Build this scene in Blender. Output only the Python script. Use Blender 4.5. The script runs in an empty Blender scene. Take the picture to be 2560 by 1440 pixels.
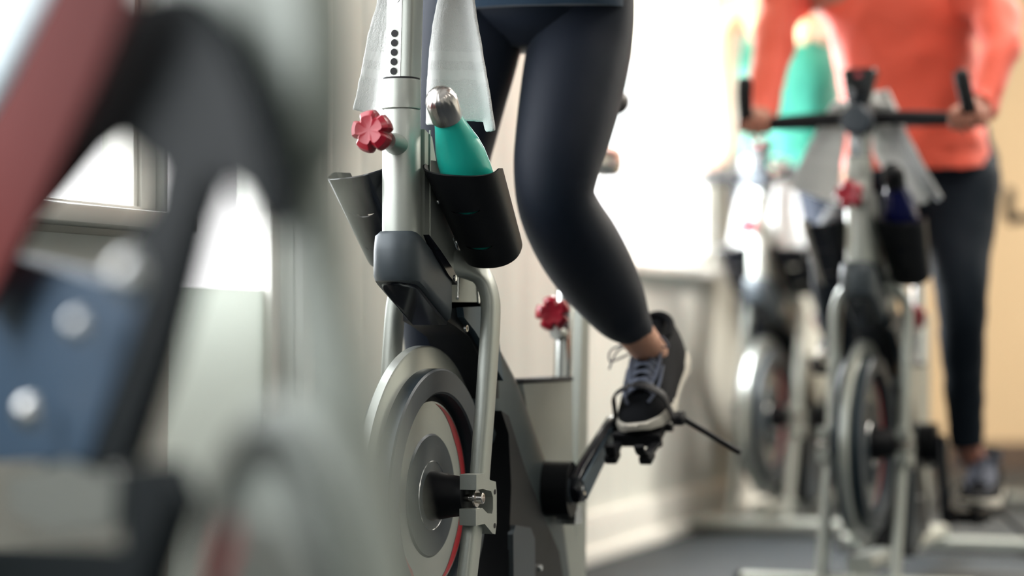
import bpy, bmesh, math, random
from mathutils import Vector, Matrix, Quaternion
random.seed(4)
sc = bpy.context.scene
COL = sc.collection
V = Vector
# ------------------------------------------------------------------ camera numbers
FPX = 6044.4                       # 85 mm on a 36 mm sensor, 2560 px wide
PIT = math.atan(98 / FPX)
CZ = .62
def ray(px, py):
    x = (px - 1280) / FPX; z = (720 - py) / FPX
    return V((x, math.cos(PIT) - z * math.sin(PIT), math.sin(PIT) + z * math.cos(PIT)))
class Frame:                       # a bike's floor frame: x forward, y to its left, z up
    def __init__(s, X, Y, deg):    # deg: turn of the forward axis away from -Y towards -X
        s.o = V((X, Y, 0)); t = math.radians(deg)
        s.F = V((-math.sin(t), -math.cos(t), 0)); s.L = V((math.cos(t), -math.sin(t), 0))
        s.rot = math.atan2(s.F.y, s.F.x)
    def on(s, px, py, yl):         # point seen at a pixel on the plane y = yl of this frame
        r = ray(px, py); c = V((0, 0, CZ)) - s.o
        t = (yl - c.dot(s.L)) / r.dot(s.L); p = c + r * t
        return V((p.dot(s.F), yl, p.z))
    def onx(s, px, py, xl):
        r = ray(px, py); c = V((0, 0, CZ)) - s.o
        t = (xl - c.dot(s.F)) / r.dot(s.F); p = c + r * t
        return V((xl, p.dot(s.L), p.z))
D0 = FPX / 1560
B1 = Frame((1056 - 1280) / FPX * D0, D0, 21)
B2 = Frame(.8160, 5.60, 20)
B3 = Frame(.765, 7.28, 23)
B4 = Frame(1.98, 8.3, 20)
B0 = Frame(-.1300, 1.42, -20)

# ------------------------------------------------------------------ materials
def mat(name, col, rough=.5, metal=0., bump=0., bscale=200., var=0., vscale=8., coat=0., sheen=0., trans=0., spec=.5, sss=0., stretch=(1, 1, 1), emit=None):
    m = bpy.data.materials.new(name); m.use_nodes = True
    nt = m.node_tree; b = nt.nodes['Principled BSDF']; lk = nt.links.new
    b.inputs['Base Color'].default_value = (*col, 1); b.inputs['Roughness'].default_value = rough
    b.inputs['Metallic'].default_value = metal; b.inputs['Specular IOR Level'].default_value = spec
    b.inputs['Coat Weight'].default_value = coat; b.inputs['Coat Roughness'].default_value = .15
    b.inputs['Sheen Weight'].default_value = sheen
    b.inputs['Transmission Weight'].default_value = trans
    if sss:
        b.inputs['Subsurface Weight'].default_value = sss
        b.inputs['Subsurface Radius'].default_value = (.012, .004, .002)
    if emit: b.inputs['Emission Color'].default_value = (*emit[0], 1); b.inputs['Emission Strength'].default_value = emit[1]
    if bump or var:
        tc = nt.nodes.new('ShaderNodeTexCoord'); mp = nt.nodes.new('ShaderNodeMapping')
        mp.inputs['Scale'].default_value = stretch; lk(tc.outputs['Object'], mp.inputs['Vector'])
    if var:
        n = nt.nodes.new('ShaderNodeTexNoise'); n.inputs['Scale'].default_value = vscale; n.inputs['Detail'].default_value = 3
        lk(mp.outputs['Vector'], n.inputs['Vector'])
        mx = nt.nodes.new('ShaderNodeMix'); mx.data_type = 'RGBA'
        mx.inputs['A'].default_value = (*[c * (1 - var) for c in col], 1); mx.inputs['B'].default_value = (*[min(1, c * (1 + var)) for c in col], 1)
        lk(n.outputs['Fac'], mx.inputs['Factor']); lk(mx.outputs['Result'], b.inputs['Base Color'])
    if bump:
        n = nt.nodes.new('ShaderNodeTexNoise'); n.inputs['Scale'].default_value = bscale; n.inputs['Detail'].default_value = 2
        lk(mp.outputs['Vector'], n.inputs['Vector'])
        bp = nt.nodes.new('ShaderNodeBump'); bp.inputs['Strength'].default_value = bump; bp.inputs['Distance'].default_value = .002
        lk(n.outputs['Fac'], bp.inputs['Height']); lk(bp.outputs['Normal'], b.inputs['Normal'])
    return m
M = dict(
    silver=mat('silver_paint', (.385, .405, .37), .40, .5, .08, 900, .05, 30),
    silver2=mat('flywheel_steel', (.44, .46, .43), .3, .8, .05, 500, .04, 12),
    chrome=mat('bright_tube', (.78, .79, .78), .2, 1., .02, 500),
    cap=mat('brushed_steel', (.62, .58, .55), .24, 1., .15, 120, stretch=(.3, 6, .3)),
    greyp=mat('grey_plastic', (.055, .068, .078), .42, .2, .1, 1200),
    black=mat('black_plastic', (.004, .0045, .006), .42, 0, .05, 700, spec=.3),
    gloss=mat('gloss_black', (.008, .009, .014), .16, 0, 0),
    matte=mat('matte_black', (.007, .007, .009), .6, 0, .1, 600, spec=.3),
    slate=mat('slate_blue_steel', (.06, .095, .125), .35, .5),
    drum=mat('drum_grey', (.065, .075, .085), .4, .4, .03, 300),
    red=mat('red_plastic', (.40, .010, .028), .3, 0, .03, 300, coat=.3),
    redp=mat('red_stripe', (.45, .01, .02), .35),
    gum=mat('dark_rubber', (.012, .012, .013), .75, 0, .2, 400),
    teal=mat('turquoise_enamel', (.015, .50, .40), .33, 0, .05, 900, .04, 12, coat=.25),
    towel=mat('white_terry', (.70, .71, .69), .95, 0, .9, 520, .05, 260, sheen=.4),
    towelb=mat('white_terry_border', (.74, .75, .73), .9, 0, .35, 420, stretch=(1, 1, 6), sheen=.3),
    legging=mat('navy_legging', (.0045, .0085, .018), .55, 0, .25, 1300, .15, 500, sheen=.10, spec=.15),
    navy=mat('navy_top', (.012, .028, .05), .8, 0, .2, 900, sheen=.1, spec=.15),
    pants2=mat('dark_navy_trousers', (.006, .011, .018), .7, 0, .2, 300, .2, 6, sheen=.05, spec=.15),
    coral=mat('coral_jersey', (.80, .105, .055), .7, 0, .15, 300, .06, 8, sheen=.25),
    mint=mat('turquoise_vest', (.014, .21, .15), .6, 0, .15, 300, .06, 8, sheen=.2),
    skin=mat('warm_skin', (.58, .30, .20), .5, 0, .08, 300, .06, 20, sss=.08),
    skinp=mat('pale_skin', (.70, .44, .33), .5, 0, .05, 300, .05, 20, sss=.08),
    skind=mat('tanned_skin', (.42, .17, .11), .5, 0, .05, 300, .05, 20, sss=.05),
    shoe=mat('black_knit', (.0035, .0042, .006), .7, 0, .5, 700, .2, 300, spec=.10),
    lace=mat('shoe_lace', (.09, .105, .15), .6, 0, .3, 900),
    sole=mat('cream_sole', (.62, .58, .50), .6, 0, .2, 300),
    blond=mat('blond_hair', (.66, .47, .28), .5, 0, .6, 60, .2, 60, stretch=(4, 4, .3)),
    brown=mat('brown_hair', (.06, .03, .018), .5, 0, .6, 60, .2, 60, stretch=(4, 4, .3)),
    floor=mat('rubber_floor', (.014, .022, .029), .65, 0, .25, 150, .25, 40),
    wall=mat('cream_paint', (.66, .67, .62), .55, 0, .05, 60, .03, 1.5),
    tan=mat('tan_paint', (.62, .45, .27), .7, 0, .05, 60, .05, 1),
    brown_trim=mat('brown_trim', (.10, .065, .045), .5, 0, .05, 30, .1, 4),
    trim=mat('white_trim', (.78, .77, .72), .4, 0, .02, 60),
    ceil=mat('ceiling_paint', (.7, .7, .68), .9),
    blue=mat('blue_enamel', (.004, .006, .085), .15, .3, coat=.5),  # enamel of a black bottle, its blue glints mixed into the base colour
    beam=mat('dark_satin_beam', (.085, .105, .11), .38, .4, .04, 500),
    hub=mat('hub_navy', (.025, .04, .052), .35, .2),
    ebony=mat('ebony_cover', (.006, .011, .014), .7, 0, .05, 300, spec=.12),
    nearp=mat('grey_green_paint', (.36, .40, .36), .5, .25, .05, 500),
    nearb=mat('pale_blue_paint', (.34, .42, .46), .5, .2, .05, 500),
    redn=mat('dull_red_decal', (.15, .032, .030), .8, spec=.03),
    slaten=mat('blue_slate_cover', (.05, .10, .17), .55, .1, spec=.3),
    saddle=mat('saddle_vinyl', (.05, .045, .045), .5, 0, .1, 300),
    screen=mat('dark_screen', (.01, .012, .014), .1),
    blind=mat('cream_blind', (.88, .86, .78), .9, trans=0),
    knobgrey=mat('lock_dial', (.03, .042, .055), .45),
)
g = bpy.data.materials.new('window_glass'); g.use_nodes = True
nt = g.node_tree; nt.nodes.clear(); out = nt.nodes.new('ShaderNodeOutputMaterial')
tr = nt.nodes.new('ShaderNodeBsdfTransparent'); gl = nt.nodes.new('ShaderNodeBsdfGlossy'); mx = nt.nodes.new('ShaderNodeMixShader')
gl.inputs['Roughness'].default_value = .02; mx.inputs[0].default_value = .06
nt.links.new(tr.outputs[0], mx.inputs[1]); nt.links.new(gl.outputs[0], mx.inputs[2]); nt.links.new(mx.outputs[0], out.inputs[0])
M['glass'] = g
M['frost'] = mat('frosted_glass', (.8, .82, .78), .6)
fr_ = M['frost'].node_tree; tl = fr_.nodes.new('ShaderNodeBsdfTranslucent'); tl.inputs['Color'].default_value = (.48, .50, .47, 1)
mx = fr_.nodes.new('ShaderNodeMixShader'); mx.inputs[0].default_value = .7
fr_.links.new(fr_.nodes['Principled BSDF'].outputs[0], mx.inputs[1]); fr_.links.new(tl.outputs[0], mx.inputs[2]); fr_.links.new(mx.outputs[0], fr_.nodes['Material Output'].inputs[0])
bl = M['blind'].node_tree; tl = bl.nodes.new('ShaderNodeBsdfTranslucent'); tl.inputs['Color'].default_value = (.95, .93, .84, 1)
mx = bl.nodes.new('ShaderNodeMixShader'); mx.inputs[0].default_value = .5
bl.links.new(bl.nodes['Principled BSDF'].outputs[0], mx.inputs[1]); bl.links.new(tl.outputs[0], mx.inputs[2]); bl.links.new(mx.outputs[0], bl.nodes['Material Output'].inputs[0])

# ------------------------------------------------------------------ mesh helpers
def link(name, bm, m, parent=None, smooth=True, ang=35, loc=None):
    me = bpy.data.meshes.new(name); bmesh.ops.recalc_face_normals(bm, faces=bm.faces[:]); bm.to_mesh(me); bm.free()
    for x in (m if isinstance(m, (list, tuple)) else [m]): me.materials.append(M[x])
    if smooth:
        me.shade_smooth(); me.set_sharp_from_angle(angle=math.radians(ang))
    o = bpy.data.objects.new(name, me); COL.objects.link(o)
    if parent: o.parent = parent
    if loc: o.location = loc
    return o
def tag(o, label=None, cat=None, group=None, kind=None):
    for k, v in (('label', label), ('category', cat), ('group', group), ('kind', kind)):
        if v: o[k] = v
    return o
def empty(name, label, cat, fr=None, loc=(0, 0, 0), rot=0, group=None):
    o = bpy.data.objects.new(name, None); COL.objects.link(o); o.empty_display_size = .1
    o.location = fr.o if fr else loc; o.rotation_euler = (0, 0, fr.rot if fr else rot)
    return tag(o, label, cat, group)
def place(o, fr): o.location = fr.o; o.rotation_euler = (0, 0, fr.rot); return o
def ring_faces(bm, A, B, mi=0, closed=True):
    n = len(A); fs = []
    for i in range(n if closed else n - 1):
        j = (i + 1) % n
        try: f = bm.faces.new((A[i], A[j], B[j], B[i])); f.material_index = mi; fs.append(f)
        except ValueError: pass
    return fs
def loft(bm, rings, caps=(True, True), mi=0):
    R = [[bm.verts.new(p) for p in r] for r in rings]
    for a, b in zip(R, R[1:]): ring_faces(bm, a, b, mi)
    if caps[0]: bm.faces.new(R[0]).material_index = mi
    if caps[1]: bm.faces.new(R[-1][::-1]).material_index = mi
    return R
def sup(n, a, b, e=2.):             # superellipse in a plane
    out = []
    for i in range(n):
        t = 2 * math.pi * i / n; c, s = math.cos(t), math.sin(t)
        out.append((a * math.copysign(abs(c) ** (2 / e), c), b * math.copysign(abs(s) ** (2 / e), s)))
    return out
def catmull(P, k=6):
    P = [V(p) for p in P]; out = []
    for i in range(len(P) - 1):
        a = P[max(i - 1, 0)]; b = P[i]; c = P[i + 1]; d = P[min(i + 2, len(P) - 1)]
        for j in range(k):
            t = j / k
            out.append(.5 * ((2 * b) + (c - a) * t + (2 * a - 5 * b + 4 * c - d) * t * t + (3 * b - a - 3 * c + d) * t ** 3))
    out.append(P[-1]); return out
def tube(bm, path, r, n=20, e=2., smooth=0, up=(0, 1, 0), caps=(True, True), mi=0):
    """r: number, (a, b) or list per point; a along up-side, b across"""
    if smooth:
        if isinstance(r, list):
            rr = [V((*(x if isinstance(x, tuple) else (x, x)), 0)) for x in r]; r = [(q.x, q.y) for q in catmull(rr, smooth)]
        path = catmull(path, smooth)
    path = [V(p) for p in path]; rings = []
    for i, p in enumerate(path):
        t = (path[min(i + 1, len(path) - 1)] - path[max(i - 1, 0)]).normalized()
        u = V(up) - t * V(up).dot(t)
        if u.length < 1e-4: u = t.orthogonal()
        u.normalize(); w = t.cross(u)
        q = r[i] if isinstance(r, list) else r
        if not isinstance(q, tuple): q = (q, q)
        rings.append([p + u * x + w * y for x, y in sup(n, q[0], q[1], e)])
    return loft(bm, rings, caps, mi)
def lathe(bm, prof, axis=(0, 0, 1), o=(0, 0, 0), n=48, mod=None, mi=0, side=None):
    """prof: (distance along axis, radius)"""
    ax = V(axis).normalized(); u = (V(side) if side else ax.orthogonal()).normalized(); w = ax.cross(u); R = []
    for h, r in prof:
        if r < 1e-5: R.append([bm.verts.new(V(o) + ax * h)]); continue
        R.append([bm.verts.new(V(o) + ax * h + (u * math.cos(a) + w * math.sin(a)) * r * (mod(a, h) if mod else 1)) for a in [2 * math.pi * i / n for i in range(n)]])
    for A, B in zip(R, R[1:]):
        if len(A) == 1 and len(B) == 1: continue
        if len(A) == 1: fs = [bm.faces.new((A[0], B[i], B[(i + 1) % n])) for i in range(n)]
        elif len(B) == 1: fs = [bm.faces.new((A[(i + 1) % n], A[i], B[0])) for i in range(n)]
        else: fs = ring_faces(bm, A, B)
        for f in fs: f.material_index = mi
    return R
def prism(bm, pts, y0, y1, bev=.004, seg=3, mi=0, holes=None):   # outline in x-z, thickness in y
    A = [bm.verts.new((x, y0, z)) for x, z in pts]; B = [bm.verts.new((x, y1, z)) for x, z in pts]
    fs = [bm.faces.new(A), bm.faces.new(B[::-1])] + ring_faces(bm, A, B)
    for f in fs: f.material_index = mi
    if bev: 
        es = list({e for f in fs for e in f.edges if len(e.link_faces) == 2 and e.calc_face_angle(0) > .3})
        bmesh.ops.bevel(bm, geom=es, offset=bev, segments=seg, affect='EDGES', profile=.5, clamp_overlap=True)
def box(bm, c, s, bev=.003, seg=2, mi=0, mat3=None):
    r = bmesh.ops.create_cube(bm, size=1)['verts']
    for v in r: v.co = V((v.co.x * s[0], v.co.y * s[1], v.co.z * s[2]))
    if mat3:
        for v in r: v.co = mat3 @ v.co
    for v in r: v.co += V(c)
    fs = {f for v in r for f in v.link_faces}
    for f in fs: f.material_index = mi
    if bev:
        es = list({e for f in fs for e in f.edges})
        x = bmesh.ops.bevel(bm, geom=es, offset=bev, segments=seg, affect='EDGES', profile=.5, clamp_overlap=True)
def BM(): return bmesh.new()
def skin(name, nodes, edges, m, parent, root, sub=2, loc=None):
    me = bpy.data.meshes.new(name); ks = list(nodes); ix = {k: i for i, k in enumerate(ks)}
    me.from_pydata([tuple(nodes[k][0]) for k in ks], [(ix[a], ix[b]) for a, b in edges], [])
    o = bpy.data.objects.new(name, me); COL.objects.link(o)
    md = o.modifiers.new('skin', 'SKIN'); md.use_smooth_shade = True; md.branch_smoothing = .6
    bpy.context.view_layer.objects.active = o
    if not me.skin_vertices: me.skin_vertices.new()
    for k, sv in zip(ks, me.skin_vertices[0].data):
        r = nodes[k][1]; sv.radius = r if isinstance(r, tuple) else (r, r); sv.use_root = (k == root)
    s = o.modifiers.new('sub', 'SUBSURF'); s.levels = sub; s.render_levels = sub
    bpy.context.view_layer.update()
    dg = bpy.context.evaluated_depsgraph_get(); ev = o.evaluated_get(dg)
    nm = bpy.data.meshes.new_from_object(ev); o.modifiers.clear(); o.data = nm
    nm.materials.clear(); nm.materials.append(M[m]); nm.shade_smooth()
    if parent: o.parent = parent
    return o
WR_TEX = {}
def garment(name, torso, limbs, m, parent, wrinkle=0, wsize=.06):
    bm = BM()
    if torso: tube(bm, [p for p, _ in torso], [r for _, r in torso], 56, 2.3, smooth=6)
    for l in limbs: tube(bm, [p for p, _ in l], [r if isinstance(r, tuple) else (r, r) for _, r in l], 40, smooth=6)
    o = link(name, bm, m, parent, ang=80)
    if wrinkle:
        t = bpy.data.textures.new('wrinkles', 'CLOUDS'); t.noise_scale = wsize; t.noise_depth = 1
        d = o.modifiers.new('wrinkles', 'DISPLACE'); d.texture = t; d.strength = wrinkle; d.mid_level = .5; d.texture_coords = 'LOCAL'
    return o
def chain(*ks): return list(zip(ks, ks[1:]))

# ------------------------------------------------------------------ the exercise bike
HX, HY = .105, .010                 # head tube centre
BB = V((-.475, 0, .333)); CR = math.hypot(.15, .105)
def stadium(a, b, n=10):            # half lengths in x, half width in y (round ends in x), returns outline
    pts = []
    r = b; c = a - r
    for i in range(n + 1):
        t = -math.pi / 2 + math.pi * i / n; pts.append((c + r * math.cos(t), r * math.sin(t)))
    for i in range(n + 1):
        t = math.pi / 2 + math.pi * i / n; pts.append((-c * 1.0 + r * .55 * math.cos(t), r * math.sin(t)))
    return pts
def knob_bm(o, ax=(1, 0, 0)):
    bm = BM()
    def md(a, h):
        k = abs(math.sin(2.5 * a + .4)); return 1 if h < .004 else (.66 + .34 * min(1, k * 1.9))
    lathe(bm, [(-.030, .0), (-.030, .014), (-.006, .016), (.004, .022), (.008, .031), (.020, .033), (.030, .030), (.036, .022), (.034, .010), (.034, 0)], ax, o, 60, md, side=(0, .3, 1))
    return bm
def strip_text(bm, pts, w, o, ux, uz, ny, t=.0006):  # thin raised strokes, pts list of polylines in glyph units
    for pl in pts:
        P = [V(o) + V(ux) * x + V(uz) * z for x, z in pl]
        tube(bm, P, (w, t), 4, 2, up=V(uz).cross(V(ny)))
def make_bike():
    root = empty('exercise_bike', 'silver exercise bike in sharp focus with a turquoise bottle in its holder', 'exercise bike')
    P = lambda n, bm, m, par=root, **k: link(n, bm, m, par, **k)
    # head tube sleeve, collar, inner post
    def sect(z, a, b, sh=0): return [(HX + sh + x, HY + y, z) for x, y in stadium(a, b)]
    bm = BM(); loft(bm, [sect(z, a, b) for z, a, b in ((.715, .034, .029), (.957, .034, .029), (.9585, .033, .028))])
    head = P('head_tube', bm, 'silver')
    bm = BM(); tube(bm, [(.066, HY + .031, z) for z in [.70 + .01 * i for i in range(24)]], [(.0012 + .0006 * (i % 2), .0014) for i in range(24)], 6, up=(1, 0, 0)); P('weld_bead', bm, 'silver', head)
    bm = BM(); loft(bm, [sect(z, a, b) for z, a, b in ((.9600, .033, .028), (.961, .0345, .0295), (1.004, .0345, .0295), (1.006, .0335, .0285))])
    P('clamp_collar', bm, 'silver', head)
    bm = BM(); loft(bm, [sect(z, a, b) for z, a, b in ((1.0055, .0325, .0275), (1.009, .0325, .0275), (1.0095, .030, .025))])
    P('rubber_bushing', bm, 'gum', head)
    bm = BM(); loft(bm, [[(HX - .004 - (z - 1.) * .06 + x, HY + y, z) for x, y in sup(40, .026, .0235, 5)] for z in (.9, 1.0, 1.1, 1.19)])
    hp = P('handlebar_post', bm, 'silver')
    bm = BM()
    xf = lambda z: HX - .004 - (z - 1.) * .06 + .0262
    loft(bm, [[(xf(z) + d, HY - .004 + y, z) for y, d in ((-.0115, -.001), (-.0105, .0012), (.0105, .0012), (.0115, -.001))] for z in (1.0, 1.1, 1.185)])
    P('hole_plate', bm, 'chrome', hp)
    for i in range(5):
        hc_ = (xf(1.018 + .0148 * i) - .0005, HY - .004, 1.018 + .0148 * i)
        bm = BM(); lathe(bm, [(0, .0072), (.0022, .0072), (.0024, .0055), (.0008, .005), (.0008, 0)], (1, 0, 0), hc_, 24); P('pin_hole_rim', bm, 'silver', hp)
        bm = BM(); lathe(bm, [(.0, .0058), (.0033, .0056), (.0033, 0)], (1, 0, 0), hc_, 24); P('pin_hole', bm, 'matte', hp)
    bm = BM(); z = 1.132; lathe(bm, [(0, .0075), (.0028, .0072), (.003, .006), (.0015, .0055), (.0015, .0035), (.003, .003), (.003, 0)], (1, 0, 0), (xf(z), HY - .004, z), 24)
    P('screw', bm, 'chrome', hp)
    # height knob on the front of the sleeve
    kz = .915
    bm = BM(); lathe(bm, [(-.02, .0), (-.02, .017), (.022, .0165), (.034, .014), (.05, .013), (.05, 0)], (1, .05, .08), (.125, HY + .004, kz - .013), 32); P('knob_boss', bm, 'silver')
    k = P('adjusting_knob', knob_bm((.205, HY + .002, kz), (1, .05, .08)), 'red', ang=28)
    # plate box between the head and the fork crown
    bm = BM()
    prism(bm, [(.085, .93), (.085, .74), (.0, .70), (-.02, .650), (-.185, .655), (-.195, .70), (-.14, .745), (-.06, .775), (.02, .84), (.055, .92)], HY - .031, HY + .030, .006)
    gus = P('frame_gusset', bm, 'silver')
    bm = BM()
    w = [(-.100, .78), (-.118, .755), (-.128, .72), (-.135, .69), (-.14, .66)]
    for a0, pl in enumerate(([(-.03, .765), (-.05, .74), (-.052, .70), (-.05, .665)], w)):
        c = catmull([(x, HY + .031, z) for x, z in pl], 8)
        tube(bm, c, [(.0022 + .0014 * (i % 2), .0022) for i in range(len(c))], 8, up=(1, 0, 0))
    P('weld_bead', bm, 'chrome', gus)
    # fork
    for s in (1, -1):
        y = .098
        bm = BM(); tube(bm, [(.086, .085 * s, .032), (.035, .085 * s, .175), (-.006, .085 * s, .306)], (.0125, .0225), 28, 3.2); P('lower_fork_blade', bm, 'silver')
        bm = BM(); pth = [(-.034, .085 * s, .376), (-.047, .085 * s, .44), (-.060, .085 * s, .503), (-.082, .085 * s, .63), (-.088, .080 * s, .675), (-.082, .066 * s, .708), (-.06, .046 * s, .722), (-.03, .02 * s, .722)]
        tube(bm, pth, (.0125, .0225), 28, 3.2, smooth=6)
        fb = P('fork_blade', bm, 'silver')
        bm = BM(); cp = [(.032, .388), (-.002, .388), (-.028, .376), (-.052, .372), (-.056, .356), (-.056, .306), (-.050, .288), (-.038, .290), (-.004, .308), (.034, .308), (.034, .334), (.006, .334), (-.016, .324), (-.036, .322), (-.040, .330), (-.040, .348), (-.032, .358), (.004, .364), (.032, .364)]
        prism(bm, cp, min(s * .078, s * .106), max(s * .078, s * .106), .0025, 2); P('axle_plate', bm, 'silver', fb)
        for xx, zz in ((-.048, .356), (-.047, .302)):
            bm = BM(); lathe(bm, [(-.0104, 0), (-.0104, .0042), (.0086, .0042), (.0086, 0)], (0, s, 0), (xx, s * y, zz), 16)
            P('plate_hole', bm, 'matte', fb)
        bm = BM(); n = 6
        lathe(bm, [(-.02, .006), (.0, .006), (.0, .014), (.003, .014), (.003, .009), (.013, .009), (.014, .0075), (.014, .0055), (.010, .005), (.010, 0)], (0, s, 0), (.006, .094 * s, .349), 6 * 4, lambda a, h: 1)
        P('axle_bolt', bm, 'cap', fb)
    # front cover
    bm = BM(); rings = []
    def cov(z, xf, xb, hw):
        pts = []; n = 14; r = hw
        for i in range(n + 1):
            t = math.pi / 2 - math.pi * i / n; pts.append((xf - r + r * math.cos(t) ** .9 if math.cos(t) > 0 else xf - r, HY + r * math.sin(t), z))
        for u in (.3, .6, 1.): pts.append((xf - r + (xb - xf + r) * u, HY - hw, z))
        for u in (1., .6, .3): pts.append((xf - r + (xb - xf + r) * u, HY + hw, z))
        return pts
    def tilt(ring, xb, drop, top=False):
        return [(x, y, z - drop * max(0, min(1, (.125 - x) / (.125 - xb)))) for x, y, z in ring]
    xb = -.002
    rings = [tilt(cov(.690, .140, xb, .033), xb, .060), tilt(cov(.692, .150, xb, .038), xb, .058), tilt(cov(.70, .154, xb, .040), xb, .052),
             tilt(cov(.74, .153, xb, .040), xb, .05), tilt(cov(.762, .150, xb, .0385), xb, .056), tilt(cov(.769, .140, xb, .034), xb, .060)]
    loft(bm, rings); cv = P('front_cover', bm, 'greyp', ang=50)
    bm = BM(); r2 = tilt(cov(.6895, .137, xb - .004, .031), xb, .062); r3 = [(x, y, z - .004) for x, y, z in tilt(cov(.6895, .134, xb - .004, .029), xb, .062)]
    loft(bm, [r2, r3]); P('underside_panel', bm, 'gloss', cv)
    bm = BM(); prism(bm, [(.100, .764), (.055, .742), (.005, .715), (-.016, .700), (-.014, .688), (.02, .703), (.07, .735)], HY + .034, HY + .044, .003); P('trim_cap', bm, 'gloss', cv)
    bm = BM(); lathe(bm, [(0, .005), (.002, .005), (.002, .0025), (.001, 0)], (0, 1, 0), (-.006, HY + .0438, .6985), 16); P('cover_screw', bm, 'chrome', cv)
    # brake guard above the wheel
    bm = BM(); prism(bm, [(-.005, .66), (-.19, .662), (-.23, .60), (-.235, .50), (-.20, .50), (-.165, .555), (-.10, .605), (-.04, .622), (-.005, .630)], -.036, .040, .006)
    bg = P('brake_guard', bm, 'black')
    bm = BM(); prism(bm, [(-.045, .652), (-.175, .655), (-.205, .60), (-.225, .53), (-.18, .56), (-.10, .612), (-.05, .636)], .038, .052, .006); P('guard_plate', bm, 'slate', bg)
    bm = BM(); lathe(bm, [(0, .006), (.004, .0055), (.004, .002), (.003, 0)], (0, 1, 0), (-.055, .0515, .618), 16); P('guard_screw', bm, 'chrome', bg)
    # flywheel: one steel disc, a raised drum each side, red stripe
    bm = BM(); lathe(bm, [(-.009, .05), (-.009, .236), (-.007, .2395), (.007, .2395), (.009, .236), (.009, .05)], (0, 1, 0), (0, 0, .351), 128)
    fw = P('flywheel', bm, 'silver2')
    for s in (1, -1):
        bm = BM(); lathe(bm, [(.0305, .2028), (.033, .200), (.033, .166), (.0305, .1632)], (0, s, 0), (0, 0, .351), 128); P('drum_ring', bm, 'drum', fw)
        bm = BM(); lathe(bm, [(.008, .203), (.0305, .203), (.0305, .163), (.011, .160)], (0, s, 0), (0, 0, .351), 128); P('drum_body', bm, 'hub', fw)
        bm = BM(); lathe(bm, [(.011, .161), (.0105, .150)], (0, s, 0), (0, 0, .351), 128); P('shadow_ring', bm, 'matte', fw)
        bm = BM(); lathe(bm, [(.009, .152), (.014, .1505), (.014, .098)], (0, s, 0), (0, 0, .351), 128); P('wheel_disc', bm, 'silver2', fw)
        bm = BM(); n = 90
        for (a0, a1, r0, r1) in ((-1.45, 1.45, .130, .1475), (2.0, 2.75, .136, .1455), (3.6, 4.3, .134, .1455)):
            A = []; B_ = []
            for i in range(n + 1):
                t = a0 + (a1 - a0) * i / n; u_ = min(1, 4 * min(i, n - i) / n); rr = r1 - (r1 - r0) * u_
                A.append(bm.verts.new((-math.cos(t) * r1 * s, s * .0146, .351 + math.sin(t) * r1))); B_.append(bm.verts.new((-math.cos(t) * rr * s, s * .0146, .351 + math.sin(t) * rr)))
            ring_faces(bm, A, B_, closed=False)
        P('red_stripe', bm, 'redp', fw)
        bm = BM(); lathe(bm, [(.014, .099), (.017, .096), (.017, .056), (.0175, .0545), (.0175, .0)], (0, s, 0), (0, 0, .351), 96); P('hub_disc', bm, 'hub', fw)
        bm = BM(); lathe(bm, [(.0172, .0555), (.0185, .0548), (.0172, .054)], (0, s, 0), (0, 0, .351), 96); P('hub_ring', bm, 'chrome', fw)
        bm = BM(); lathe(bm, [(.0, 0), (.016, .040), (.022, .040), (.05, .034), (.078, .030), (.080, .026), (.080, 0)], (0, s, 0), (0, 0, .351), 48); P('axle_sleeve', bm, 'black', fw)
    # main beam
    bm = BM(); tube(bm, [(-.14, .0, .655), (-.215, .0, .575), (-.305, .0, .475), (-.425, .0, .355), (-.51, .0, .265), (-.565, 0, .17), (-.59, 0, .10)], [(.034, .05)] * 2 + [(.037, .078)] * 3 + [(.036, .060)] * 2, 36, 3.4, smooth=6)
    bmn = P('main_beam', bm, 'beam')
    # belt cover low behind the wheel
    bm = BM(); prism(bm, [(-.215, .48), (-.25, .47), (-.33, .375), (-.43, .28), (-.50, .22), (-.545, .12), (-.33, .06), (-.22, .10), (-.246, .2), (-.262, .35), (-.25, .44)], -.05, .052, .012, 4)
    bc = P('belt_cover', bm, 'black')
    bm = BM(); prism(bm, [(-.262, .285), (-.335, .275), (-.355, .255), (-.36, .08), (-.255, .09), (-.25, .27)], .050, .060, .006)
    bx = P('side_panel', bm, 'greyp')
    bm = BM(); prism(bm, [(-.365, .13), (-.53, .12), (-.52, .105), (-.365, .115)], .05, .058, .003); P('panel_rib', bm, 'greyp', bx)
    bm = BM(); lathe(bm, [(0, .006), (.004, .005), (.004, 0)], (0, 1, 0), (-.40, .052, .20), 12); P('panel_screw', bm, 'chrome', bx)
    # bottom rail and stabilisers
    bm = BM(); tube(bm, [(.06, 0, .075), (-.3, 0, .07), (-.95, 0, .07)], (.03, .022), 24, 3.5); P('base_rail', bm, 'silver')
    for x, w in ((.085, .27), (-1.0, .27)):
        bm = BM(); tube(bm, [(x, -w, .034), (x, w, .034)], (.021, .028), 24, 3.5, up=(0, 0, 1)); st = P('stabilizer', bm, 'silver')
        for s in (1, -1):
            bm = BM(); box(bm, (x, s * (w + .004), .034), (.060, .014, .046), .006); P('end_cap', bm, 'gum', st)
            bm = BM(); lathe(bm, [(.0, 0), (0, .024), (.008, .024), (.012, .012), (.032, .008), (.032, 0)], (0, 0, 1), (x, s * (w - .035), .0), 20); P('levelling_foot', bm, 'cap', st)
    # bottom bracket housing
    bm = BM(); lathe(bm, [(-.06, 0), (-.06, .034), (.086, .034), (.086, 0)], (0, 1, 0), BB, 40, lambda a, h: 1 + .45 * abs(math.sin(a)) ** 3, side=(1, 0, 0))
    hb = P('crank_housing', bm, 'black')
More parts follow.
